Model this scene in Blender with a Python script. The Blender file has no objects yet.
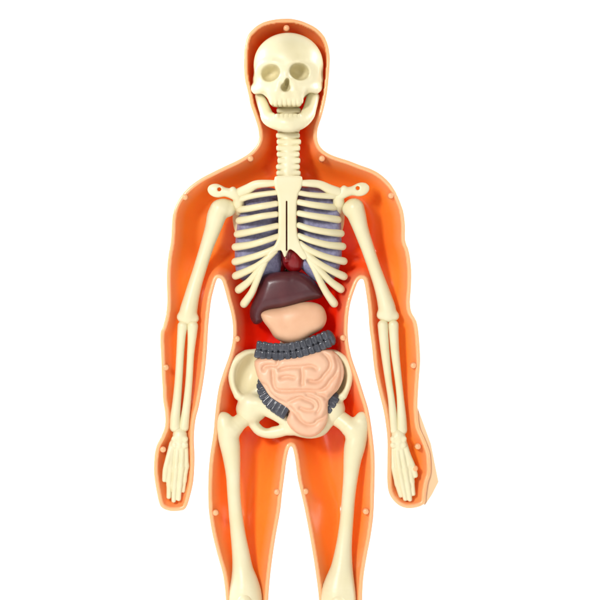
import bpy, math
import numpy as np

S = 0.001            # one drawing unit = 1 mm
BASE = 840.0         # height of the floor line in drawing units
scene = bpy.context.scene
COL = scene.collection
F = np.float32

def W(x, y, z=0.0):
    """drawing units (x right, y down, z towards the viewer) -> world"""
    return ((x - 300.0) * S, -z * S, (BASE - y) * S)

# ------------------------------------------------------------------ objects
def link_mesh(name, V, faces, mat, parent=None, origin=None, smooth=True, attr=None):
    V = np.asarray(V, dtype=np.float64)
    P = np.stack([(V[:, 0] - 300) * S, -V[:, 2] * S, (BASE - V[:, 1]) * S], 1)
    if origin is None:
        o = (P.min(0) + P.max(0)) / 2
    else:
        o = np.array(W(*origin))
    P = P - o
    me = bpy.data.meshes.new(name)
    me.from_pydata(P.tolist(), [], faces if isinstance(faces, list) else faces.tolist())
    me.update()
    if smooth:
        me.shade_smooth()
    if attr is not None:
        for k, a in attr.items():
            at = me.attributes.new(k, 'FLOAT', 'POINT')
            at.data.foreach_set('value', np.asarray(a, dtype=np.float32))
    me.materials.append(mat)
    ob = bpy.data.objects.new(name, me)
    COL.objects.link(ob)
    if parent is not None:
        ob.parent = parent
        ob.location = tuple(o - np.array(parent['_w']))
    else:
        ob.location = tuple(o)
    ob['_w'] = [float(c) for c in o]
    return ob

def empty(name, x, y, z):
    o = bpy.data.objects.new(name, None)
    COL.objects.link(o)
    o.location = W(x, y, z)
    o['_w'] = [float(c) for c in W(x, y, z)]
    o.empty_display_size = 0.02
    return o

def tag(o, label=None, cat=None, group=None, kind=None):
    if label: o['label'] = label
    if cat: o['category'] = cat
    if group: o['group'] = group
    if kind: o['kind'] = kind
    return o

# ------------------------------------------------------------------ implicit modelling
class G:
    """sampling grid in drawing units"""
    def __init__(s, x0, x1, y0, y1, z0, z1, h):
        s.h = h
        s.ax = [np.arange(a, b + h, h, dtype=F) for a, b in ((x0, x1), (y0, y1), (z0, z1))]
        s.X = s.ax[0][:, None, None]; s.Y = s.ax[1][None, :, None]; s.Z = s.ax[2][None, None, :]
        s.shape = tuple(len(a) for a in s.ax)

def smin(a, b, k):
    if k <= 0: return np.minimum(a, b)
    h = np.clip(0.5 + 0.5 * (b - a) / k, 0, 1)
    return b + (a - b) * h - k * h * (1 - h)

def smax(a, b, k):
    return -smin(-a, -b, k)

def ell(g, c, r, rot=0.0):
    x = g.X - c[0]; y = g.Y - c[1]; z = g.Z - c[2]
    if rot:
        ca, sa = math.cos(math.radians(rot)), math.sin(math.radians(rot))
        x, y = x * ca + y * sa, -x * sa + y * ca
    k0 = np.sqrt((x / r[0]) ** 2 + (y / r[1]) ** 2 + (z / r[2]) ** 2) + 1e-6
    k1 = np.sqrt((x / r[0] ** 2) ** 2 + (y / r[1] ** 2) ** 2 + (z / r[2] ** 2) ** 2) + 1e-6
    return (k0 * (k0 - 1) / k1).astype(F)

def rbox(g, c, hb, r, rot=0.0):
    x = g.X - c[0]; y = g.Y - c[1]; z = g.Z - c[2]
    if rot:
        ca, sa = math.cos(math.radians(rot)), math.sin(math.radians(rot))
        x, y = x * ca + y * sa, -x * sa + y * ca
    qx = np.abs(x) - (hb[0] - r); qy = np.abs(y) - (hb[1] - r); qz = np.abs(z) - (hb[2] - r)
    o = np.sqrt(np.maximum(qx, 0) ** 2 + np.maximum(qy, 0) ** 2 + np.maximum(qz, 0) ** 2)
    return (o + np.minimum(np.maximum(qx, np.maximum(qy, qz)), 0) - r).astype(F)

def catmull(pts, n):
    P = np.array(pts, dtype=float)
    if len(P) < 3 or n <= 1: return P
    Q = np.vstack([2 * P[0] - P[1], P, 2 * P[-1] - P[-2]])
    out = []
    for i in range(1, len(Q) - 2):
        for k in range(n):
            t = k / n
            a, b, c, d = Q[i - 1], Q[i], Q[i + 1], Q[i + 2]
            out.append(0.5 * ((2 * b) + (-a + c) * t + (2 * a - 5 * b + 4 * c - d) * t * t + (-a + 3 * b - 3 * c + d) * t ** 3))
    out.append(P[-1])
    return np.array(out)

def chain(g, pts, n=3, flat=1.0):
    """tube of changing radius through points (x, y, z, r); flat < 1 squeezes it in z"""
    P = catmull(pts, n)
    f = np.full(g.shape, 1e3, dtype=F)
    for a, b in zip(P[:-1], P[1:]):
        d = b[:3] - a[:3]; L = float(d @ d) + 1e-9
        # work only near the segment
        m = max(a[3], b[3]) + 6
        sl = []
        for k in range(3):
            lo = min(a[k], b[k]) - m / (flat if k == 2 else 1) ; hi = max(a[k], b[k]) + m / (flat if k == 2 else 1)
            sl.append(slice(max(0, int(np.searchsorted(g.ax[k], lo)) - 1), int(np.searchsorted(g.ax[k], hi)) + 1))
        x = g.X[sl[0]] - a[0]; y = g.Y[:, sl[1]] - a[1]; z = g.Z[:, :, sl[2]] - a[2]
        t = np.clip((x * d[0] + y * d[1] + z * d[2]) / L, 0, 1)
        q = np.sqrt((x - t * d[0]) ** 2 + (y - t * d[1]) ** 2 + ((z - t * d[2]) / flat) ** 2) - (a[3] + (b[3] - a[3]) * t)
        s = tuple(sl)
        f[s] = np.minimum(f[s], q)
    return f

def poly_sdf(px, py, poly):
    """signed distance (negative inside) to a closed polygon; px, py broadcastable"""
    P = np.asarray(poly, dtype=F)
    px, py = np.broadcast_arrays(px, py)
    d = np.full(px.shape, 1e12, dtype=F); ins = np.zeros(px.shape, dtype=bool)
    for i in range(len(P)):
        ax, ay = P[i]; bx, by = P[(i + 1) % len(P)]
        ex, ey = bx - ax, by - ay
        wx, wy = px - ax, py - ay
        t = np.clip((wx * ex + wy * ey) / (ex * ex + ey * ey + 1e-9), 0, 1)
        d = np.minimum(d, (wx - ex * t) ** 2 + (wy - ey * t) ** 2)
        c = (ay > py) != (by > py)
        if ey != 0:
            ins ^= c & (px < ex * (py - ay) / ey + ax)
    d = np.sqrt(d)
    return np.where(ins, -d, d).astype(F)

def closed(poly, n=4):
    P = np.array(poly, dtype=float)
    N = len(P); out = []
    for i in range(N):
        a, b, c, d = P[i - 1], P[i], P[(i + 1) % N], P[(i + 2) % N]
        for k in range(n):
            t = k / n
            out.append(0.5 * ((2 * b) + (-a + c) * t + (2 * a - 5 * b + 4 * c - d) * t * t + (-a + 3 * b - 3 * c + d) * t ** 3))
    return np.array(out)

def pillow(g, poly, zc, hz, r, n=3, bend=None):
    """plate with the given outline, half depth hz and edge rounding r"""
    d2 = poly_sdf(g.X[:, :, 0], g.Y[:, :, 0], closed(poly, n) if n > 1 else poly)[:, :, None]
    zz = g.Z - zc if bend is None else g.Z - zc - bend(g.X, g.Y)
    q0 = d2 + r; q1 = np.abs(zz) - hz + r
    return (np.minimum(np.maximum(q0, q1), 0) + np.sqrt(np.maximum(q0, 0) ** 2 + np.maximum(q1, 0) ** 2) - r).astype(F)

def nets(f, g):
    f = np.pad(f, 1, constant_values=50.0)
    nx, ny, nz = f.shape
    o = [g.ax[0][0] - g.h, g.ax[1][0] - g.h, g.ax[2][0] - g.h]
    ins = f < 0
    cnt = np.zeros((nx - 1, ny - 1, nz - 1), dtype=np.int32)
    acc = [np.zeros(cnt.shape, dtype=F) for _ in range(3)]
    corners = [(i, j, k) for i in (0, 1) for j in (0, 1) for k in (0, 1)]
    sub = lambda A, c: A[c[0]:nx - 1 + c[0], c[1]:ny - 1 + c[1], c[2]:nz - 1 + c[2]]
    for c in corners:
        for axn in range(3):
            if c[axn]: continue
            d = list(c); d[axn] = 1
            a, b = sub(f, c), sub(f, d)
            m = (a < 0) != (b < 0)
            t = np.where(m, a / np.where(m, a - b, 1), 0)
            cnt += m
            for k in range(3):
                acc[k] += np.where(m, (t if k == axn else c[k]), 0)
    act = cnt > 0
    idx = np.full(cnt.shape, -1, dtype=np.int64)
    I = np.argwhere(act)
    idx[act] = np.arange(len(I))
    V = np.stack([(I[:, k] + acc[k][act] / cnt[act]) * g.h + o[k] for k in range(3)], 1)
    Q = []
    for axn in range(3):
        u, v = (axn + 1) % 3, (axn + 2) % 3
        lo = [slice(None)] * 3; hi = [slice(None)] * 3
        lo[axn] = slice(0, -1); hi[axn] = slice(1, None)
        m = ins[tuple(lo)] != ins[tuple(hi)]
        E = np.argwhere(m)
        E = E[(E[:, u] > 0) & (E[:, v] > 0) & (E[:, u] < ins.shape[u] - 1) & (E[:, v] < ins.shape[v] - 1)]
        first = ins[tuple(E.T)]
        def at(du, dv):
            e = E.copy(); e[:, u] += du; e[:, v] += dv
            return idx[tuple(e.T)]
        q = np.stack([at(-1, -1), at(0, -1), at(0, 0), at(-1, 0)], 1)
        q[~first] = q[~first][:, ::-1]
        Q.append(q)
    Q = np.vstack(Q)
    # px space (x, y down, z towards viewer) has the handedness of world once y is flipped
    return V, Q

def relax(V, Q, n=1, lam=0.5):
    E = np.vstack([Q[:, [0, 1]], Q[:, [1, 2]], Q[:, [2, 3]], Q[:, [3, 0]]])
    for _ in range(n):
        A = np.zeros_like(V); c = np.zeros(len(V))
        for k in range(3):
            A[:, k] = np.bincount(E[:, 0], V[E[:, 1], k], len(V)) + np.bincount(E[:, 1], V[E[:, 0], k], len(V))
        c = np.bincount(E[:, 0], minlength=len(V)) + np.bincount(E[:, 1], minlength=len(V))
        V = V + lam * (A / c[:, None] - V)
    return V

def solid(name, f, g, mat, parent=None, sm=1):
    V, Q = nets(f, g)
    V = relax(V, Q, sm)
    P = V[Q]
    P = P * np.array([1, -1, 1])
    P = P[:, :, [0, 2, 1]] * np.array([1, -1, 1])   # rough world axes
    # signed volume decides orientation
    vol = np.einsum('ij,ij->i', np.cross(P[:, 0], P[:, 1]), P[:, 2]).sum() + np.einsum('ij,ij->i', np.cross(P[:, 0], P[:, 2]), P[:, 3]).sum()
    if vol < 0: Q = Q[:, ::-1]
    return link_mesh(name, V, Q, mat, parent)

def bounds(pts, pad):
    P = np.array(pts)
    r = P[:, 3].max() + pad
    return (P[:, 0].min() - r, P[:, 0].max() + r, P[:, 1].min() - r, P[:, 1].max() + r, P[:, 2].min() - r, P[:, 2].max() + r)

def tube(name, pts, mat, parent, h=0.8, flat=1.0, extra=None):
    g = G(*bounds(pts, 1.5), h)
    f = chain(g, pts, 4, flat)
    if extra: f = extra(g, f)
    return solid(name, f, g, mat, parent)

# ------------------------------------------------------------------ materials
def srgb(r, g, b):
    c = [v / 255 for v in (r, g, b)]
    return tuple(v / 12.92 if v <= 0.04045 else ((v + 0.055) / 1.055) ** 2.4 for v in c) + (1.0,)

def plastic(name, col, col2=None, rough=0.35, nscale=60, mix=0.5, bump=0.15, bscale=250, sss=0.0, coat=0.0, sssrad=(1, .6, .3)):
    m = bpy.data.materials.new(name); m.use_nodes = True
    nt = m.node_tree; N = nt.nodes; L = nt.links
    b = N['Principled BSDF']
    b.inputs['Roughness'].default_value = rough
    b.inputs['Coat Weight'].default_value = coat
    b.inputs['Coat Roughness'].default_value = 0.12
    if sss:
        b.inputs['Subsurface Weight'].default_value = sss
        b.inputs['Subsurface Radius'].default_value = sssrad
        b.inputs['Subsurface Scale'].default_value = 0.003
    tc = N.new('ShaderNodeTexCoord')
    n1 = N.new('ShaderNodeTexNoise'); n1.inputs['Scale'].default_value = nscale; n1.inputs['Detail'].default_value = 4
    L.new(tc.outputs['Object'], n1.inputs['Vector'])
    rmp = N.new('ShaderNodeMapRange'); rmp.inputs[1].default_value = 0.32; rmp.inputs[2].default_value = 0.65
    rmp.inputs[4].default_value = mix
    L.new(n1.outputs['Fac'], rmp.inputs[0])
    mx = N.new('ShaderNodeMix'); mx.data_type = 'RGBA'
    mx.inputs[6].default_value = col; mx.inputs[7].default_value = col2 or col
    L.new(rmp.outputs[0], mx.inputs[0]); L.new(mx.outputs[2], b.inputs['Base Color'])
    n2 = N.new('ShaderNodeTexNoise'); n2.inputs['Scale'].default_value = bscale; n2.inputs['Detail'].default_value = 5
    L.new(tc.outputs['Object'], n2.inputs['Vector'])
    bp = N.new('ShaderNodeBump'); bp.inputs['Strength'].default_value = bump; bp.inputs['Distance'].default_value = 0.0006
    L.new(n2.outputs['Fac'], bp.inputs['Height']); L.new(bp.outputs['Normal'], b.inputs['Normal'])
    return m

M_bone = plastic('cream_plastic', (0.77, 0.71, 0.475, 1), (0.73, 0.645, 0.37, 1), rough=0.38, nscale=35, mix=0.6, bump=0.14, bscale=220)
M_lung = plastic('lavender_plastic', (0.31, 0.31, 0.48, 1), (0.20, 0.19, 0.32, 1), rough=0.5, nscale=260, mix=0.9, bump=0.9, bscale=420)
M_heart = plastic('red_plastic', (0.24, 0.001, 0.002, 1), (0.12, 0.002, 0.004, 1), rough=0.28, nscale=70)
M_liver = plastic('maroon_plastic', (0.095, 0.020, 0.024, 1), (0.06, 0.012, 0.016, 1), rough=0.33, nscale=60, mix=0.8, bump=0.12, bscale=200)
M_stom = plastic('peach_plastic', (0.76, 0.46, 0.28, 1), (0.70, 0.38, 0.22, 1), rough=0.42, nscale=50, mix=0.7, sss=0.15)
M_gut = plastic('pink_peach_plastic', (0.80, 0.50, 0.33, 1), (0.76, 0.43, 0.27, 1), rough=0.4, nscale=50, mix=0.7, sss=0.12)
M_colon = plastic('slate_plastic', (0.078, 0.082, 0.10, 1), (0.035, 0.038, 0.048, 1), rough=0.22, nscale=120, mix=0.8, bump=0.4, coat=0.25)
M_peg = plastic('pale_orange_plastic', (0.90, 0.42, 0.20, 1), rough=0.3, nscale=90)
M_remnant = plastic('cream_remnant', (0.82, 0.54, 0.31, 1), rough=0.8, nscale=90)
M_back = plastic('white_paper', (0.88, 0.88, 0.88, 1), rough=0.9, nscale=5, bump=0.02)

def shell_material():
    m = bpy.data.materials.new('orange_shell_plastic'); m.use_nodes = True
    nt = m.node_tree; N = nt.nodes; L = nt.links
    b = N['Principled BSDF']; b.inputs['Roughness'].default_value = 0.24
    b.inputs['Subsurface Weight'].default_value = 0.6; b.inputs['Subsurface Radius'].default_value = (1, 0.35, 0.12); b.inputs['Subsurface Scale'].default_value = 0.008
    b.inputs['Coat Weight'].default_value = 0.3; b.inputs['Coat Roughness'].default_value = 0.05
    a = N.new('ShaderNodeAttribute'); a.attribute_name = 'rim'
    t = N.new('ShaderNodeAttribute'); t.attribute_name = 'bounce_red'
    tc = N.new('ShaderNodeTexCoord')
    nz = N.new('ShaderNodeTexNoise'); nz.inputs['Scale'].default_value = 14; nz.inputs['Detail'].default_value = 3
    L.new(tc.outputs['Object'], nz.inputs['Vector'])
    o1 = N.new('ShaderNodeMix'); o1.data_type = 'RGBA'
    o1.inputs[6].default_value = (1.0, 0.32, 0.045, 1); o1.inputs[7].default_value = (1.0, 0.26, 0.025, 1)
    L.new(nz.outputs['Fac'], o1.inputs[0])
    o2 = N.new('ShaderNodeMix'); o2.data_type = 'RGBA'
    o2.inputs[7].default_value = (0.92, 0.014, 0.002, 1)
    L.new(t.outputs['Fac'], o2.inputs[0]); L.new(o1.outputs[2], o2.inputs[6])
    o3 = N.new('ShaderNodeMix'); o3.data_type = 'RGBA'
    o3.inputs[7].default_value = (0.93, 0.47, 0.235, 1)
    L.new(a.outputs['Fac'], o3.inputs[0]); L.new(o2.outputs[2], o3.inputs[6])
    L.new(o3.outputs[2], b.inputs['Base Color'])
    n2 = N.new('ShaderNodeTexNoise'); n2.inputs['Scale'].default_value = 45; n2.inputs['Detail'].default_value = 3
    L.new(tc.outputs['Object'], n2.inputs['Vector'])
    bp = N.new('ShaderNodeBump'); bp.inputs['Strength'].default_value = 0.25; bp.inputs['Distance'].default_value = 0.001
    L.new(n2.outputs['Fac'], bp.inputs['Height']); L.new(bp.outputs['Normal'], b.inputs['Normal'])
    return m
M_shell = shell_material()

# ------------------------------------------------------------------ the half body shell
OUT = [(288,18.5),(276,19.2),(265,21.6),(258,25),(253,29),(248.5,34),(246,40),(244.5,48),(244,58),(244,70),(245,80),(247,88),(249,97),(250.5,105),
 (255,118),(258,128),(259,137),(257,144),(252.5,150),(246,155.5),(235,161.5),(224,166.6),(212,172.5),(202.5,177.4),(194,183),(187,189),(181,196),(176.5,203),(173,213),
 (171.8,225),(170.8,241.7),(168,258),(166.7,278),(167.2,300),(166,314),(163,326),(160.6,332),(160.3,343),(161,355),(161.7,375),(162.5,388),(163,400),
 (165,413),(165,426),(161,437),(156.5,446),(154.3,458),(154,474),(156.5,491),(159.5,504),(163,508.5),(170,511),(178,511),(185.5,508.5),
 (190,496),(193.4,480),(194.5,458),(193.8,438),(195.4,420),(199,405.5),(204,377),(206.7,352),(208.3,325),(211,301),(213.5,290),(216.5,280),(219,278.5),(222.5,282),
 (227.5,300),(232,318),(233,336.7),(230,353),(223.5,371.7),(219,386.7),(216.5,402),(214.7,418),(213.5,433),(210,456),(208.3,479),(208.6,508),(212,532),(217.5,555),(223,575),(225.7,598),
 (226,620),(220,650),(217,690),(221,730),(228,770),(231,800),(226,822),(224,836),(240,840),(262,838),(266,820),(263,795),(265,760),(272,710),(272,660),(268,625),
 (268.3,600),(270.7,571),(275,540),(280,512),(282,494),(284,479),(286.5,460),(289,449),(291,446.5),(293,449),(295.3,460),(298,480),(304.7,509),(312,548.7),(316.3,577),(319,600),
 (320,625),(315,660),(316,710),(323,760),(325,795),(321,820),(325,838),(348,840),(364,836),(362,822),(356,800),(360,770),(367,730),(370,690),(368,650),(362,620),
 (362.2,600),(363.3,579),(366.5,558),(370.7,536),(373.4,515),(374.2,495),(374.8,473),(374.3,451),(371,424),(368,408),(364,395),(358,376),(351.5,357),(348,338),(348.3,318),(350.7,302),(356,286),(359,280.3),(362,279),(364.5,283),
 (368,307),(369.5,328),(371.8,345),(374.5,370),(378.5,390),(383.5,410),(386,425),(387.5,440),(387.5,462),(387.6,485),(391,497),(400,506),(411,508.3),(424,504.3),
 (426,494),(428,482),(430.5,474),(430.7,464),(429.5,452),(424.5,438.5),(419.5,427),(417.8,412),(417.8,398),(419,378),(420.2,360),(419,337),(416.5,321),(411.5,312),(410,302),(411,288),(411.3,270),(409,251),(405.2,240),
 (405.2,226),(402.8,208.8),(396,192),(389,182),(380,174),(371,169),(360,165),(348.5,160.6),(337,157),(326.8,152.5),(320,146),(317.3,137),(318,128),(321.5,117),(325,104),(327.5,90),(329.3,72),(330,58),(329,48),(325.5,38),(317,28.5),(305,22.2),(296,19.5)]

def blur(A, n):
    k = np.array([1, 4, 6, 4, 1], dtype=F) / 16
    for _ in range(n):
        for ax in (0, 1):
            P = np.pad(A, [(2, 2) if i == ax else (0, 0) for i in (0, 1)], mode='edge')
            A = sum(k[j] * np.take(P, range(j, j + A.shape[ax]), axis=ax) for j in range(5))
    return A

def build_shell(parent):
    x0, x1, y0, y1, h = 150, 436, 14, 844, 1.0
    xs = np.arange(x0, x1 + h, h, dtype=F); ys = np.arange(y0, y1 + h, h, dtype=F)
    SX, SY = np.meshgrid(xs, ys, indexing='ij')
    D = -poly_sdf(SX, SY, closed(OUT, 3))            # positive inside
    Dp = np.maximum(D, 0)
    T = blur(Dp[::2, ::2], 60)                        # local bulk
    T = np.repeat(np.repeat(T, 2, 0), 2, 1)[:D.shape[0], :D.shape[1]]
    T = blur(T, 4)
    ins = blur((D[::2, ::2] > 0).astype(F), 60); ins = blur(np.repeat(np.repeat(ins, 2, 0), 2, 1)[:D.shape[0], :D.shape[1]], 4)
    T = T / np.maximum(ins, 0.15)
    H = np.clip(1.45 * T + 1.1 * np.clip(T - 14, 0, 100), 13, 42)
    H = H + 24 * np.clip((112 - SY) / 20, 0, 1)
    R = np.clip(0.85 * H, 13, 36)
    R = np.where(SY < 112, np.minimum(R, 20 + (R - 20) * np.clip((SY - 92) / 20, 0, 1)), R)
    RIM = 3.6
    def front(d, H, R):
        u = np.clip((d - RIM) / R, 0, 1)
        hd = 0.6 * np.clip((118 - SY) / 15, 0, 1)
        z = -H * hd * np.sqrt(np.clip(1 - (1 - u) ** 2, 0, 1)) - H * (1 - hd) * (0.75 * (1 - (1 - u) ** 2.4) + 0.25 * np.sqrt(np.clip(1 - (1 - u) ** 2, 0, 1)))
        z = np.where(d < 1.2, -(1.2 - d) ** 2 * 0.8, z)
        return z
    def back(d, H, R):
        u = np.clip(d / (R + RIM), 0, 1)
        return -3.5 - (H + 1.5) * np.sqrt(np.clip(1 - (1 - u) ** 2, 0, 1))
    ZF = front(Dp, H, R)
    # soften creases on the floor of the mould, keep the rim crisp
    Z2 = blur(ZF, 5); w = np.clip((Dp - RIM - 1.5) / 5, 0, 1); ZF = ZF * (1 - w) + Z2 * w
    ZB = back(Dp, H, R); Z3 = blur(ZB, 5); ZB = np.minimum(ZB * (1 - w) + Z3 * w, ZF - 1.6)
    BOUNCE_RED = np.exp(-((np.abs(SX - 295) / 84) ** 3.5 + (np.abs(SY - 320) / 126) ** 3.5) ** 1.3)  # deep-cavity red bounce light painted into the torso and neck colour
    BOUNCE_RED = BOUNCE_RED * (1 - 0.85 * np.exp(-((SX - 218) / 24) ** 2 - ((SY - 235) / 42) ** 2))  # lit patch of the left chest, painted in as less red
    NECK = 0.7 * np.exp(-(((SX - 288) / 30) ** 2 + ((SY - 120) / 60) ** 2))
    BOUNCE_RED = np.clip(BOUNCE_RED + NECK, 0, 1)
    # clip the cells with the outline (exact crossings on the cell edges)
    nx, ny = D.shape
    vid = {}; V = []; A = []
    def gv(i, j):
        k = (i, j)
        if k not in vid:
            vid[k] = len(V); V.append((xs[i], ys[j], ZF[i, j], ZB[i, j])); A.append((D[i, j], BOUNCE_RED[i, j]))
        return vid[k]
    def ev(i, j, a, b):
        k = (i, j, a, b) if (i, j) < (a, b) else (a, b, i, j)
        if k not in vid:
            i, j, a, b = k
            t = D[i, j] / (D[i, j] - D[a, b])
            x = xs[i] + t * (xs[a] - xs[i]); y = ys[j] + t * (ys[b] - ys[j])
            vid[k] = len(V); V.append((x, y, -1.15, -3.5)); A.append((0.0, BOUNCE_RED[i, j]))
        return vid[k]
    faces = []
    pos = D > 0
    anyc = pos[:-1, :-1] | pos[1:, :-1] | pos[1:, 1:] | pos[:-1, 1:]
    for i, j in np.argwhere(anyc).tolist():
        c = [(i, j), (i + 1, j), (i + 1, j + 1), (i, j + 1)]
        f = []
        for k in range(4):
            p, q = c[k], c[(k + 1) % 4]
            if pos[p]: f.append(gv(*p))
            if pos[p] != pos[q]: f.append(ev(*p, *q))
        if len(f) >= 3: faces.append(f)
    n = len(V); V = np.array(V, dtype=float); A = np.array(A, dtype=float)
    VV = np.vstack([V[:, [0, 1, 2]], V[:, [0, 1, 3]]])
    allf = [f[::-1] for f in faces] + [[v + n for v in f] for f in faces]
    used = {}
    for f in faces:
        for a, b in zip(f, f[1:] + f[:1]): used[(a, b)] = 1
    for (a, b) in used:
        if (b, a) not in used: allf.append([a, b, b + n, a + n])
    rim = np.maximum(np.clip((RIM + 2.6 - A[:, 0]) / 3.0, 0, 1), 0.6 * np.clip((RIM + 9 - A[:, 0]) / 9, 0, 1)); rim = np.concatenate([rim, np.zeros(n)])
    bounce_vals = np.concatenate([A[:, 1], A[:, 1] * 0.2])
    ob = link_mesh('shell_wall', VV, allf, M_shell, parent, attr={'rim': rim, 'bounce_red': bounce_vals})
    def depth(x, y):
        return float(ZF[int(round((x - x0) / h)), int(round((y - y0) / h))])
    return depth

shell = empty('body_shell', 295, 840, -6)
tag(shell, 'hollow orange plastic half body shell with pale rim, holding the skeleton and organs', 'body shell')
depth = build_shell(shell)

PEGS = [(286.5,28),(250.5,158.5),(185,197),(322,158.5),(391,195.5),(237,338.8),(343.2,337.8),(165.8,367.5),(413.5,365.5),(163,449.5),(418,446.5),(415,468.5),
        (277,492),(305.5,491.5),(215.5,512.8),(366,511.5),(256,112)]
peg0 = None
for (x, y) in PEGS[:16]:
    r = 3.1; V = []; Fc = []; ns = 20
    prof = [(r * 1.1, -16), (r, -6), (r, 0.2), (r * 0.96, 1.0), (r * 0.8, 1.7), (r * 0.55, 2.15), (r * 0.25, 2.4)]
    if peg0 is None:
        for (pr, pz) in prof:
            for k in range(ns):
                a = 2 * math.pi * k / ns; V.append((x + pr * math.cos(a), y + pr * math.sin(a), pz - 1))
        V.append((x, y, 1.45))
        for i in range(len(prof) - 1):
            for k in range(ns):
                k2 = (k + 1) % ns; Fc.append([i * ns + k, (i + 1) * ns + k, (i + 1) * ns + k2, i * ns + k2])
        b = (len(prof) - 1) * ns
        for k in range(ns): Fc.append([b + k, len(V) - 1, b + (k + 1) % ns])
        peg0 = link_mesh('peg', V, Fc, M_peg, shell)
        bx, by = x, y
    else:
        o = peg0.copy(); COL.objects.link(o); o.parent = shell
        o.location = (peg0.location[0] + (x - bx) * S, peg0.location[1], peg0.location[2] - (y - by) * S)

# ------------------------------------------------------------------ skeleton
sk = empty('skeleton', 290, 800, -10)
tag(sk, 'cream plastic skeleton with open jaw lying in the orange body shell', 'skeleton')

# skull
g = G(246, 327, 30, 114, -44, 36, 0.75)
f = ell(g, (288.5, 66, -6), (35, 33, 36))
f = smin(f, ell(g, (288, 60, 2), (31, 25, 27)), 6)
f = smin(f, ell(g, (285.5, 84, 6), (29, 19, 21)), 7)                         # face
f = smin(f, ell(g, (288, 80, -6), (35, 15, 22)), 5)
f = smin(f, rbox(g, (286.5, 97, 12), (17.5, 10.5, 15), 7), 5)                  # upper jaw
f = smin(f, chain(g, [(254,87,-16,3.6),(255,88,-4,4.6),(259,90.0,7,6.2),(268,93,17,5.5),(276,94,22,5)]), 3.5)
f = smin(f, chain(g, [(318.5,86.5,-16,3.6),(317.5,87.5,-4,4.8),(313,89.3,7,6.2),(304,92,17,5.5),(296,93,21,5)]), 3.5)
f = smin(f, chain(g, [(259,72,12,4),(264,66,18,4.5),(273,65,25.5,4),(285,68,25,4.5),(298,63.5,26,4.5),(309,65,17,5),(313,73,11,4.5)]), 5)
f = smin(f, chain(g, [(285.5,70,24,4),(286,78,27.5,3.6),(286.3,81,28,3.2)]), 3)
f = smin(f, chain(g, [(279,84,24,3.2),(278,92,24,3.5)]), 3)
f = smin(f, chain(g, [(294,83,24,3.2),(295,92,24,3.5)]), 3)
f = smin(f, ell(g, (286, 95.5, 23), (7, 5, 5)), 3)
f = smax(f, -ell(g, (270.2, 74.6, 29), (9.6, 8.4, 26), -22), 3.4)
f = smax(f, -ell(g, (274, 72.5, 27), (5, 5, 20)), 3)
f = smax(f, -ell(g, (299.8, 73.2, 29), (9.8, 8.4, 26), 14), 3.4)
f = smax(f, -ell(g, (296, 71.5, 27), (5, 5, 20)), 3)
f = smax(f, -smin(ell(g, (285.6, 88.6, 30), (4.6, 4.4, 18), 0), ell(g, (286.8, 84.6, 30), (2.6, 5.2, 18), 10), 1.5), 1.6)
f = smax(f, -ell(g, (247, 74, 8), (6.5, 9, 11)), 3)
f = smax(f, -ell(g, (327, 73, 8), (6.5, 9, 11)), 3)
f = smax(f, -ell(g, (260, 106, 8), (8, 12, 20)), 3)                          # below the cheekbones
f = smax(f, -ell(g, (311, 105, 8), (8.5, 12, 20)), 3)
f = f + (1.3 * np.exp(-(((g.X - 262) % 4.6 - 2.3) / 0.6) ** 2) * np.clip((g.Y - 99) / 4, 0, 1)).astype(F) * (g.Z > 8)
f = smax(f, -ell(g, (263, 97, 22), (4.5, 5, 7), 20), 4)
f = smax(f, -ell(g, (308.5, 96, 22), (4.5, 5, 7), -20), 4)
skull = solid('skull', f, g, M_bone, sk)
# lower jaw
g = G(248, 324, 86, 135, -20, 34, 0.75)
f = chain(g, [(259.5,96,-6,4.6),(262.3,103,-2,5.6),(265.3,111,3,6),(269,119,10,7.2),(279,123,18,8.4),(289,124.2,21,8.6),(299,122.2,17,8.4),(307,115.5,9,7.4),(310,108,3,6.6),(313,97,-3,6.4)], 4)
f = smin(f, rbox(g, (288, 117.8, 20), (13.5, 3.6, 5), 2.4), 2)
f = smin(f, ell(g, (288, 127, 21), (10, 4.5, 6)), 3)
f = smax(f, -rbox(g, (288, 104.5, 10), (13, 10, 40), 3), 1.5)
f = f + (0.9 * np.exp(-(((g.X - 260) % 4.4 - 2.2) / 0.6) ** 2) * np.clip((120 - g.Y) / 3, 0, 1)).astype(F) * (g.Z > 10) * (np.abs(g.X - 288) < 14)
solid('jaw', f, g, M_bone, skull)

# spine: neck column in front, then deep behind the organs
g = G(272, 305, 98, 182, -26, 14, 0.75)
f = chain(g, [(288.5,101,-12,10.5),(288.5,125,-8,10.6),(288.5,150,-5,10.6),(288.5,180,-4,10.6)], 2)
for k in range(12):
    y = 104 + k * 6.3
    f = smin(f, rbox(g, (288.4 + 0.5 * math.sin(k * 2.3), y, -5.5 - (150 - min(y, 150)) * 0.12), (11.9 + 0.4 * math.sin(k * 1.3), 2.75 + 0.15 * math.sin(k * 3.7), 11.4), 2.0), 0.5)
neck = solid('neck_vertebrae', f, g, M_bone, sk)
g = G(274, 304, 172, 400, -52, -22, 1.2)
f = chain(g, [(289,174,-22,7),(289.5,200,-32,6.5),(290,330,-31,7),(290,395,-29,8)], 3)
for k in range(16):
    f = smin(f, ell(g, (289.5, 180 + k * 13.6, -31), (10, 4.2, 8)), 1.5)
solid('spine', f, g, M_bone, sk)

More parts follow.
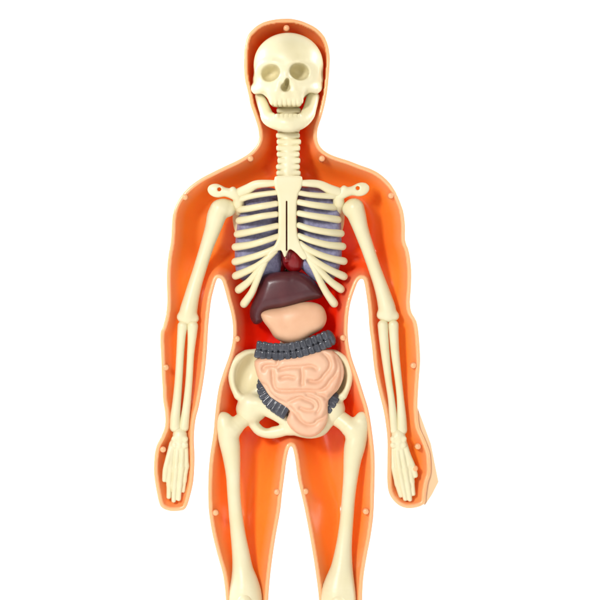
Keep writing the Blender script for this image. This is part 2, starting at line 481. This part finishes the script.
# breastbone
def bend(X, Y): return 0 * X + 0 * Y
g = G(266, 312, 172, 262, 0, 20, 0.6)
SP = [(275,177),(283,176),(295,176),(302,177),(302.2,186),(298.5,194),(296.8,205),(296.8,228),(299,240),(304,250),(308,257),(303,260),(297,254),(291,249.5),(288.2,251),(286.5,255.5),(284.6,257.3),(283.2,255),(281,250.5),(276,252),(269,257),(267,254),(273,247),(277,240),(278.3,228),(278.3,205),(276.8,194),(274.3,186)]
f = pillow(g, SP, 10, 4.2, 2.4, 2)
f = smax(f, -rbox(g, (286.7, 226, 12), (0.7, 25, 12), 0.6), 0.8)
solid('breastbone', f, g, M_bone, sk)

RIBS = [
 # left side of the picture
 [(276,204,10,2.9),(262,206.5,11,2.9),(250,208.5,6,3.0),(241,209.5,-3,3.1),(240,209.8,-7,2.8)],
 [(276,214.5,10,2.9),(262,216.5,11,2.9),(250,219,6,3.1),(240,220.5,-3,3.3),(238.8,220.8,-8,2.8)],
 [(277,226,10,2.9),(262,229.5,11,2.9),(250,232,6,3.1),(238.5,234,-4,3.4),(237,234.2,-9,2.8)],
 [(278,236.5,10,2.8),(263,241.5,11,2.9),(250,245,6,3.1),(236.5,246.8,-4,3.5),(235,247,-9,2.8)],
 [(281,245,10,2.9),(272,250,11,2.9),(258,255.5,9,2.9),(246,259,3,3.1),(236,261.5,-5,3.5),(235,261.7,-9,2.8)],
 [(275,251,10,2.9),(268,258,10.5,2.9),(258,265.5,8,3.0),(247,271,3,3.2),(236.5,275.5,-5,3.6),(235.5,276,-9,2.8)],
 [(269,257,9.5,2.8),(263,264,9,2.8),(257,272.5,7,3.0),(249,281.5,2,3.2),(239.5,289,-5,3.7),(238.5,290,-9,2.8)],
 [(265,262,9,2.8),(260,273,8,2.9),(256,283,6,2.9),(251.5,293,1,3.2),(244.5,303,-5,3.7),(243.8,304,-9,2.8)],
 # right side of the picture
 [(299,202.5,10,2.9),(312,205,11,2.9),(324,206.5,6,3.0),(333,207.3,-3,3.1),(334,207.5,-7,2.8)],
 [(299,213.5,10,2.9),(312,216,11,2.9),(326,218,6,3.1),(337,219.5,-3,3.3),(338.5,219.8,-8,2.8)],
 [(299,225.5,10,2.9),(312,229.5,11,2.9),(328,232.3,6,3.1),(340,233.3,-4,3.4),(341,233.4,-9,2.8)],
 [(299,236,10,2.8),(312,241,11,2.9),(328,245,6,3.1),(341.5,246.3,-4,3.5),(342.5,246.5,-9,2.8)],
 [(300,244,10,2.9),(308,249.5,11,2.9),(320,255,9,2.9),(333,259,3,3.1),(343,261,-5,3.5),(344,261.3,-9,2.8)],
 [(303,251,10,2.9),(311,258,10.5,2.9),(321,265,8,3.0),(332,271,3,3.2),(343,276,-5,3.6),(344,276.5,-9,2.8)],
 [(306,255,9.5,2.8),(313,263,9,2.8),(321,272,7,3.0),(330.5,281.5,2,3.2),(340,288.5,-5,3.7),(341,289.5,-9,2.8)],
 [(309,259,9,2.8),(315,270,8,2.9),(320,281,6,2.9),(326,292,1,3.2),(333.5,302.5,-5,3.8),(334.5,304,-9,2.8)],
]
for r in RIBS:
    r = [(a, b, c, q + 0.1 + 0.35 * min(1, abs(a - 288) / 30)) for a, b, c, q in r]
    tube('rib', r, M_bone, sk, 0.65)
tube('rib', [(277,192.8,10,2.7),(264,194.3,9,2.9),(250,196.5,5,3.2),(241,199,1,3.4),(237,201,-3,3)], M_bone, sk, 0.65)
tube('rib', [(298,193,10,2.7),(312,195.3,9,2.9),(325,196,5,3.1),(334,196,1,3.3),(337,197,-3,3)], M_bone, sk, 0.65)
tube('collarbone', [(277,183.5,10,3.0),(266,183.8,9,3.8),(256,184.8,7,4.3),(248,189,4,5.0),(240,192.5,1,5.0)], M_bone, sk, 0.65)
tube('collarbone', [(300,183.5,10,3.0),(310,183.6,9,3.8),(320,184.8,7,4.1),(330,189.5,4,4.9),(339,192.5,1,5.0)], M_bone, sk, 0.65)

def scapula(mx):
    X = (lambda x: x) if not mx else (lambda x: 577 - x)
    dy = 0 if not mx else -1.2
    lo, hi = sorted((X(203), X(262)))
    g = G(lo, hi, 178, 246, -34, 12, 0.75)
    f = ell(g, (X(216.5), 190.6 + dy, 1), (9.2, 6.8, 3.8), 14 if not mx else -16)
    f = smin(f, chain(g, [(X(222),191.5+dy,0,4.6),(X(229),193+dy,1,4.6),(X(235),196+dy,1,4.4),(X(240),199+dy,-2,4.2)]), 2)
    f = smin(f, chain(g, [(X(233),190+dy,2,3.4),(X(238),197+dy,0,4.6),(X(238.5),205+dy,-5,4.6),(X(238),212+dy,-12,3.6)]), 2)
    f = smin(f, ell(g, (X(243), 216, -24), (11, 24, 4)), 5)
    f = smin(f, chain(g, [(X(238),203+dy,-5,5),(X(242),210,-22,5)]), 4)
    f = smax(f, -chain(g, [(X(219.3),189.4+dy,-12,2.0),(X(219.3),189.4+dy,14,2.0)], 1), 0.8)
    solid('shoulder_blade', f, g, M_bone, sk)
scapula(False); scapula(True)

def longbone(name, pts, more=(), k=3, h=0.8):
    allp = list(pts) + [p for m in more for p in m]
    g = G(*bounds(allp, 1.5), h)
    f = chain(g, pts, 4)
    for m in more: f = smin(f, chain(g, m, 3), k)
    return solid(name, f, g, M_bone, sk)

# arms
longbone('humerus', [(219.5,209,-3,9.6),(216.5,216,-4,9.6),(213,228,-5,8.2),(206.5,247,-6,6.9),(200,268,-6,6.7),(195,284,-6,7.0),(191,299,-6,7.8),(188.5,310,-6,8.8),(187.5,317,-6,8.6)],
         [[(224,207,-4,8.5),(227,208,-6,9)], [(181.5,317,-5,4.8),(194,318.5,-5,4.8)]])
longbone('humerus', [(354.5,208,-3,9.8),(357,216,-4,9.2),(361,229,-5,7.6),(368,249,-6,6.6),(374.5,268,-6,6.4),(380.5,285,-6,6.9),(384.5,298,-6,7.8),(387,308,-6,8.8),(388,314,-6,8.4)],
         [[(350,209,-5,7.8),(352,208,-6,8.5)], [(381.5,315,-5,4.8),(394.5,316,-5,4.8)]])
longbone('radius', [(182.5,326,-4,5.2),(181.3,336,-4,4.4),(180,355,-4,4.0),(178.5,380,-4,4.0),(176.6,402,-4,4.4),(175,418,-4,5.2),(175.2,427,-4,5.8)])
longbone('ulna', [(192.5,326,-4,5.6),(192,337,-4,4.6),(190.5,355,-4,3.7),(189,380,-4,3.7),(187,402,-4,4.0),(185,418,-4,4.6),(183.8,427,-4,5.2)])
longbone('ulna', [(383,325,-4,5.4),(383.6,335,-4,5.0),(385.5,355,-4,4.4),(388.5,380,-4,3.6),(391.5,400,-4,3.6),(393.2,418,-4,4.2),(394.3,430,-4,4.8)])
longbone('radius', [(393.6,325,-4,5.2),(394,335,-4,4.8),(395.5,355,-4,4.3),(398.5,380,-4,3.7),(400.6,400,-4,3.8),(401.8,418,-4,4.8),(402,430,-4,5.4)])

def hand(fingers, thumb, wrist):
    allp = [p for fg in fingers for p in fg] + list(thumb) + list(wrist)
    g = G(*bounds(allp, 2), 0.6)
    f = chain(g, wrist, 3)
    for fg in fingers:
        # knuckle swellings along the finger
        P = catmull(fg, 6); L = np.linspace(0, 1, len(P))
        P[:, 3] += 0.8 * np.exp(-((L - 0.46) / 0.05) ** 2) + 0.6 * np.exp(-((L - 0.73) / 0.04) ** 2)
        f = smin(f, chain(g, P.tolist(), 1), 0.9)
    f = smin(f, chain(g, thumb, 4), 1.2)
    for k in range(6):   # wrist bones
        wx, wy = wrist[1][0] - 5 + (k % 3) * 5, wrist[1][1] + 2 + (k // 3) * 6
        f = smin(f, ell(g, (wx, wy, wrist[1][2] + 4), (3.4, 3.4, 3)), 1)
    solid('hand', f, g, M_bone, sk)
hand([[(174,440,-3,3.2),(171.5,456,-2,2.7),(170,470,-2,2.9),(169,485,-3,2.5),(168.6,497,-4,2.4)],
      [(178,440,-3,3.2),(176.8,456,-1,2.7),(175.8,471,-1,2.9),(174.3,487,-2,2.5),(173.6,500.5,-3,2.4)],
      [(182,440,-3,3.2),(182,456,-1,2.7),(181.2,470,-1,2.9),(179.6,486,-2,2.5),(178.6,499,-3,2.4)],
      [(185,440,-4,3.0),(186,455,-3,2.6),(185.8,468,-3,2.7),(184.2,481,-4,2.3),(183,491,-5,2.2)]],
     [(172,444,-3,3),(168.6,457,-1,2.9),(165.6,470,-1,3),(164.4,480,-2,2.4)],
     [(179.5,433,-5,6.4),(179.8,437,-4,7.4),(179,446,-4,6)])
hand([[(392.5,442,-4,3.0),(393,456,-3,2.7),(394.4,470,-3,2.9),(397.6,485,-4,2.5),(400.8,496,-5,2.3)],
      [(396.5,442,-3,3.2),(398,457,-1,2.8),(400,471,-1,3.0),(403,487,-2,2.6),(405.4,499,-3,2.4)],
      [(400.5,442,-3,3.2),(403,457,-1,2.8),(405.5,471,-1,3.0),(408.2,487,-2,2.6),(410,499.5,-3,2.4)],
      [(404,442,-3,3.0),(407,455,-2,2.7),(409.6,468,-2,2.9),(412,482,-3,2.5),(413.4,494,-4,2.3)]],
     [(405,446,-3,3),(409,457,-2,2.9),(412.8,467,-2,3.2),(415.5,475.5,-3,2.6)],
     [(398.2,434,-5,6.2),(398.4,437,-4,7.4),(399,446,-4,6.4)])

# pelvis
g = G(222, 360, 343, 446, -50, 12, 0.9)
f = None
for mx in (False, True):
    X = (lambda x: x) if not mx else (lambda x: 581 - x)
    il = [(262,350),(254,349.5),(245,350),(236,355.5),(229.5,364),(227.8,374),(230,386),(235,396),(238,402),(236.5,409),(241,418),(250,424),(262,420),(272,408),(276,392),(274,372),(270,356)]
    il = [(X(a), b) for a, b in il]
    a = pillow(g, il, -18, 11, 7, 2)
    a = smin(a, chain(g, [(X(256),353,-10,4),(X(244),355.5,-8,4.2),(X(235),362,-7,4.2),(X(231.8),372,-7,4.2),(X(233.5),384,-7,4.4),(X(239),395,-6,5.5)]), 3)
    a = smax(a, -ell(g, (X(249), 374, -3), (12.5, 21, 19), 18 if not mx else -18), 4)
    a = smin(a, ell(g, (X(249.5), 410.5, -9), (13, 13.5, 11)), 5)
    a = smin(a, chain(g, [(X(250),403,-7,9),(X(262),406,-5,8.8),(X(275),413,-5,7.4),(X(287),422,-6,6.2),(X(290.5),428,-7,6.5)]), 4)
    a = smin(a, chain(g, [(X(249),416,-10,7),(X(253.5),425,-11,4.8),(X(260),430.5,-12,6),(X(270),433,-10,6),(X(280),431.5,-8,6),(X(289),429,-7,5.5)]), 3)
    a = smax(a, -ell(g, (X(263.5), 425, -2), (7.4, 5.4, 9), 25 if not mx else -25), 2)
    a = smax(a, -ell(g, (X(266), 424.5, -10), (5.0, 3.8, 30), 25 if not mx else -25), 2.5)
    f = a if f is None else smin(f, a, 3)
f = smin(f, ell(g, (290.5, 388, -29), (22, 30, 8)), 6)
solid('pelvis', f, g, M_bone, sk)

# legs
longbone('femur', [(224.5,422,-6,9.0),(226.5,431,-6,10.2),(229.5,444,-6,10.2),(231.5,458,-6,8.8),(233,476,-6,7.2),(233.8,495,-6,6.7),(235.6,515,-6,6.9),(238,535,-6,7.6),(240.6,553,-6,8.8),(242.6,570,-6,10.6),(244.5,584,-6,14),(245,598,-7,17.2),(245,612,-8,17)],
         [[(222.5,418.5,-6,6.2),(224,426,-6,8)], [(232,430,-6,9.5),(240,422,-8,8),(248,416,-12,9)]], 3)
longbone('femur', [(360.5,423,-6,8.2),(358.5,432,-6,9.8),(355,446,-6,10.6),(352.5,460,-6,9.0),(350.6,478,-6,7.4),(348.6,497,-6,6.8),(347,517,-6,6.8),(345,537,-6,7.4),(343.3,553,-6,8.8),(341.6,570,-6,11.4),(339.5,584,-6,15),(338,598,-7,18.2),(338,612,-8,18)],
         [[(362,417.5,-6,5.8),(361,426,-6,7.5)], [(353,430,-6,10.5),(345,423,-8,8.8),(335,416,-12,9)]], 3)
for x in (244.6, 338):
    g = G(x - 13, x + 13, 590, 620, 0, 18, 0.75)
    solid('kneecap', ell(g, (x, 604, 7.5), (8.5, 10.5, 6)), g, M_bone, sk)
for s, x, x2 in ((-1, 245, 248), (1, 338, 341)):
    longbone('shin_bone', [(x,628,-8,14),(x,640,-7,11),(x+s,665,-6,7.4),(x-s*1,710,-6,6.4),(x-s*2,760,-6,6.2),(x-s*2,785,-6,8.2)], h=1.2)
    longbone('calf_bone', [(x+s*13,636,-12,4.5),(x+s*12,680,-11,3.4),(x+s*10,740,-10,3.4),(x+s*8,792,-9,5)], h=1.2)
    longbone('foot', [(x-s*2,795,-8,8),(x-s*2,812,-5,9),(x-s*1,826,-2,8)], h=1.2)

# ------------------------------------------------------------------ organs
def organ(name, f, g, mat, label, cat, sm=1):
    o = solid(name, f, g, mat, None, sm)
    return tag(o, label, cat)

g = G(232, 288, 182, 288, -34, 8, 0.9)
f = pillow(g, [(243,196),(256,189),(270,187),(277,192),(279,215),(279,240),(282,256),(281,270),(275,277),(262,281),(248,282),(237,276),(234.5,255),(236,232),(239,212)], -20.5, 16, 12, 3)
organ('lung', f, g, M_lung, 'mottled lavender grey lung behind the ribs, beside the dark side of the heart', 'lung')
g = G(292, 354, 182, 292, -34, 8, 0.9)
f = pillow(g, [(298,192),(305,187),(320,188),(332,194),(340,212),(341.5,235),(342,255),(339,270),(333,280),(325,283),(318,283),(309,276),(302,269),(296.5,264.5),(298,259),(304,254),(298,240)], -19, 17, 11, 3)
organ('lung', f, g, M_lung, 'mottled lavender grey lung with a pointed lower tip beside the bright red of the heart', 'lung')

g = G(264, 312, 194, 282, -32, 12, 0.75)
f = ell(g, (293, 257, -8), (11.5, 16, 12), -10)
f = smin(f, ell(g, (277, 262, -20), (11, 13, 9)), 3)
f = smin(f, chain(g, [(290,246,-2,3.4),(287,252,1,3.2),(286,260,2,3)]), 2)
f = smin(f, chain(g, [(288,250,-6,5),(287,228,-4,4.2),(287,203,-3,4.2)]), 3)
organ('heart', f, g, M_heart, 'glossy dark red heart showing below the breastbone, above the liver', 'heart')

LV = [(283,271.5),(273,272.5),(263,276),(259,284),(256,293),(252,303),(249.5,311),(250.5,319),(255,324.5),(262,322),(264,313),(272,309.5),(284,307.5),(297,304),(309,300.5),(321,298),(323,294),(319,287),(313,279.5),(304,273.5),(294,270.5)]
g = G(244, 328, 265, 330, -34, 14, 0.75)
f = pillow(g, LV, -10, 17, 11, 3, bend=lambda X, Y: -0.004 * (X - 287) ** 2 - 0.003 * (Y - 292) ** 2)
f = smax(f, -chain(g, [(281,306,12,2.0),(275,304,11,1.2),(273,302,11,0.6)], 2), 1.5)
f = f + (0.9 * np.exp(-((g.X - (289 + (g.Y - 270) * 0.1)) / 3.0) ** 2) * np.clip((285 - g.Y) / 12, 0, 1)).astype(F)
organ('liver', f, g, M_liver, 'dark maroon liver with a thin pointed lower corner, above the stomach', 'liver')

ST = [(260.5,313.5),(268,309.5),(280,307.5),(292,304.5),(303,302),(314,302.5),(322,306),(326,313),(326.5,321),(322,329),(313,334.5),(301,342),(288,343.5),(275.5,338.5),(269,329),(263,321)]
g = G(255, 333, 296, 347, -34, 16, 0.75)
f = pillow(g, ST, -9, 17, 13, 3)
f = smin(f, ell(g, (298, 319, 3), (13, 8, 7), -8), 5)
f = smax(f, rbox(g, (292, 322, -20), (60, 40, 29.2), 3), 6)
organ('stomach', f, g, M_stom, 'smooth peach coloured stomach between the liver and the grey large intestine', 'stomach')

# large intestine: two rows of segments across, one row down the left, a piece on the right
li = empty('large_intestine', 290, 410, -6)
tag(li, 'slate grey ribbed large intestine wrapped round the top and sides of the small intestine', 'large intestine')
g = G(250, 342, 324, 366, -20, 16, 0.6)
path = [(255.6,349.0,-1,1),(270,351.2,3,1),(285,351.6,5,1),(300,349,5,1),(315,344.2,3,1),(329,338.4,-1,1)]
P = catmull(path, 30)[:, :3]
seg = np.concatenate([[0], np.cumsum(np.linalg.norm(np.diff(P, axis=0), axis=1))])
core = [(p[0], p[1], p[2] - 4, 5.6) for p in P[15:-10:12]]
f = chain(g, core, 1)
nb = 13
for side in (-1, 1):
    for k in range(nb):
        t = (k + 0.5) / nb * seg[-1]
        c = [np.interp(t, seg, P[:, i]) for i in range(3)]
        c2 = [np.interp(t + 0.5, seg, P[:, i]) for i in range(3)]
        dx, dy = c2[0] - c[0], c2[1] - c[1]; n = math.hypot(dx, dy)
        nxn, nyn = -dy / n, dx / n
        a = math.degrees(math.atan2(dy, dx))
        off = 4.3 * side * (1 + 0.06 * math.sin(k * 2.1))
        f = smin(f, rbox(g, (c[0] + nxn * off, c[1] + nyn * off, c[2]), (3.05 + 0.2 * math.sin(k * 1.7 + side), 4.5, 6.2 + 0.5 * side), 2.1, a + 2.5 * math.sin(k * 3.1 + side)), 0.6)
f = smin(f, ell(g, (330.5, 337.6, -2), (4.6, 8.4, 6.2), -26), 1)
solid('upper_section', f, g, M_colon, li)
g = G(252, 298, 376, 424, -20, 14, 0.6)
P = catmull([(262.5,379,-8,1),(261.3,387,-4,1),(264.5,396,-1,1),(271,403.5,1,1),(279,409,2,1),(287,413.5,2,1)], 20)[:, :3]
seg = np.concatenate([[0], np.cumsum(np.linalg.norm(np.diff(P, axis=0), axis=1))])
f = chain(g, [(p[0], p[1], p[2] - 2, 3.2) for p in P[::8]], 1)
for k in range(9):
    t = (k + 0.5) / 9 * seg[-1]
    c = [np.interp(t, seg, P[:, i]) for i in range(3)]; c2 = [np.interp(t + 0.5, seg, P[:, i]) for i in range(3)]
    a = math.degrees(math.atan2(c2[1] - c[1], c2[0] - c[0])); n = math.radians(a)
    for side in (-1, 1):
        w = 2.5 + 0.16 * k
        f = smin(f, rbox(g, (c[0] - math.sin(n) * side * w * 0.8, c[1] + math.cos(n) * side * w * 0.8, c[2]), (2.75, w, 4.4), 1.3, a), 0.45)
solid('lower_section', f, g, M_colon, li)
g = G(316, 348, 384, 424, -20, 14, 0.7)
f = chain(g, [(335,396,-3,4.0),(332,402,-2,4.8),(328.5,408,-2,4.8)], 3)
for (x, y, a) in ((334,399,118),(331,404,122),(327.5,409,126)):
    f = smin(f, rbox(g, (x, y, -2), (2.9, 5.2, 5), 1.6, a), 0.9)
solid('side_section', f, g, M_colon, li)

# small intestine
g = G(250, 352, 350, 443, -26, 20, 0.65)
BASEP = [(254.5,361),(262,357),(275,357),(300,355),(325,349),(337,354),(343.5,366),(343.5,378),(338,390),(328.5,400),(328,412),(327,423),(320,433),(311,437),(300,435),(290.5,428),(286.5,419),(290,411),(283,405),(270.5,397),(264.5,388),(258.5,379),(255.5,370)]
GROOVES = [[(78,205),(85,188),(120,180),(158,182),(167,160),(165,145)],
 [(60,290),(95,300),(120,345),(165,385),(225,410)],
 [(135,212),(138,250),(142,295),(165,328),(230,333),(320,330),(410,333),(455,308),(480,272),(512,235),(526,190),(512,130)],
 [(178,205),(230,194),(300,190),(365,184),(395,198)], [(308,193),(313,240),(310,297)], [(185,255),(225,247),(265,254)],
 [(350,272),(390,280),(425,264),(442,240),(472,205),(482,172),(465,132),(440,112)],
 [(462,380),(505,345),(532,300),(548,240),(544,180),(528,140)],
 [(232,400),(262,385),(300,372),(335,386),(370,400),(390,425),(376,448),(338,450),(300,436)],
 [(235,425),(262,455),(285,492),(312,518),(345,535),(385,530),(402,512),(440,492),(466,455)],
 [(300,500),(285,470)], [(400,462),(418,430),(412,395),(385,372),(340,358)], [(455,385),(440,362),(400,352)]]
gx, gy = g.X[:, :, 0], g.Y[:, :, 0]
gx, gy = np.broadcast_arrays(gx, gy)
dG = np.full(gx.shape, 99.0)
for gr in GROOVES:
    P = catmull([(250 + a / 6, 335 + b / 6) for a, b in gr], 5)
    for a, b in zip(P[:-1], P[1:]):
        d = b - a
        t = np.clip(((gx - a[0]) * d[0] + (gy - a[1]) * d[1]) / (d @ d + 1e-9), 0, 1)
        dG = np.minimum(dG, np.hypot(gx - a[0] - t * d[0], gy - a[1] - t * d[1]))
dE = -poly_sdf(gx, gy, closed(BASEP, 2))
dG = np.minimum(dG, np.maximum(dE, 0) + 2.0)
bul = 7.0 * np.sqrt(np.clip(1 - (1 - np.clip(dG / 5.2, 0, 1)) ** 2, 0, 1))
bul = blur(bul.astype(F), 2)[:, :, None]
f = pillow(g, BASEP, -5, 13.0, 7, 2, bend=lambda X, Y: bul - 0.0024 * (X - 300) ** 2 - 0.0022 * (Y - 388) ** 2)
f = f * 0.6
organ('small_intestine', f, g, M_gut, 'coiled pinkish peach small intestine filling the lap of the pelvis', 'small intestine', 3)

# ------------------------------------------------------------------ leftover sliver of cut-out background behind the hand on the right
cp = [(417.8,408),(424,425),(431,444),(434.5,462),(438.6,482),(432,495),(425,505.5),(423,503),(425,493),(427,482),(429.5,473),(429.5,464),(428.5,452),(423.5,439),(418.5,427)]  # leftover wedge of the cut-out background, added as a thin sheet
V = [(x, y, z) for z in (-3.6, -4.4) for x, y in cp]; n = len(cp)
Fc = [list(range(n))[::-1], list(range(n, 2 * n))] + [[i, (i + 1) % n, n + (i + 1) % n, n + i] for i in range(n)]
tag(link_mesh('cutout_remnant', V, Fc, M_remnant, smooth=False), 'added thin pale cream leftover sliver of cut-out background beside the hand of the body shell', 'remnant')

# ------------------------------------------------------------------ white sweep behind and below
prof = []
R0 = 500
prof.append((-2600, 0)); prof.append((400, 0))
for k in range(1, 17):
    a = k / 16 * math.pi / 2
    prof.append((400 + R0 * math.sin(a), R0 - R0 * math.cos(a)))
prof.append((900, 2600))
V = []; Fc = []
for (py, pz) in prof:
    for px in (-1800, 1800): V.append((px + 300, BASE - pz, -py))
for i in range(len(prof) - 1): Fc.append([2 * i, 2 * i + 1, 2 * i + 3, 2 * i + 2])
tag(link_mesh('backdrop', V, Fc, M_back), kind='structure')

# ------------------------------------------------------------------ light
def area(name, loc, target, size, power, col=(1, 1, 1), sy=None):
    l = bpy.data.lights.new(name, 'AREA'); l.energy = power; l.color = col
    l.shape = 'RECTANGLE'; l.size = size; l.size_y = sy or size
    o = bpy.data.objects.new(name, l); COL.objects.link(o); o.location = loc
    from mathutils import Vector
    d = Vector(target) - Vector(loc)
    o.rotation_euler = d.to_track_quat('-Z', 'Y').to_euler()
    return o
area('key_softbox', (-0.95, -1.9, 1.25), (0, 0, 0.55), 0.3, 36, (1, 0.98, 0.96), 0.45)
area('fill_softbox', (0.9, -2.2, 0.9), (0, 0, 0.5), 0.9, 6, (1, 0.97, 0.96))
area('backdrop_lamp', (-1.2, 0.3, 1.2), (0.1, 0.9, 0.6), 0.5, 18)
area('backdrop_lamp', (1.2, 0.3, 1.2), (-0.1, 0.9, 0.6), 0.5, 18)
w = bpy.data.worlds.new('World'); scene.world = w; w.use_nodes = True
w.node_tree.nodes['Background'].inputs[0].default_value = (1, 0.985, 0.98, 1)
w.node_tree.nodes['Background'].inputs[1].default_value = 0.32

# ------------------------------------------------------------------ camera
cam = bpy.data.cameras.new('camera'); co = bpy.data.objects.new('camera', cam); COL.objects.link(co)
co.location = (0, -4.0, (BASE - 300) * S); co.rotation_euler = (math.radians(90), 0, 0)
cam.sensor_width = 36; cam.lens = 240; cam.clip_end = 50; cam.clip_start = 0.05
scene.camera = co
scene.view_settings.view_transform = 'Standard'; scene.view_settings.look = 'None'
scene.view_settings.exposure = 0; scene.view_settings.gamma = 1
for o in scene.objects:
    if '_w' in o: del o['_w']
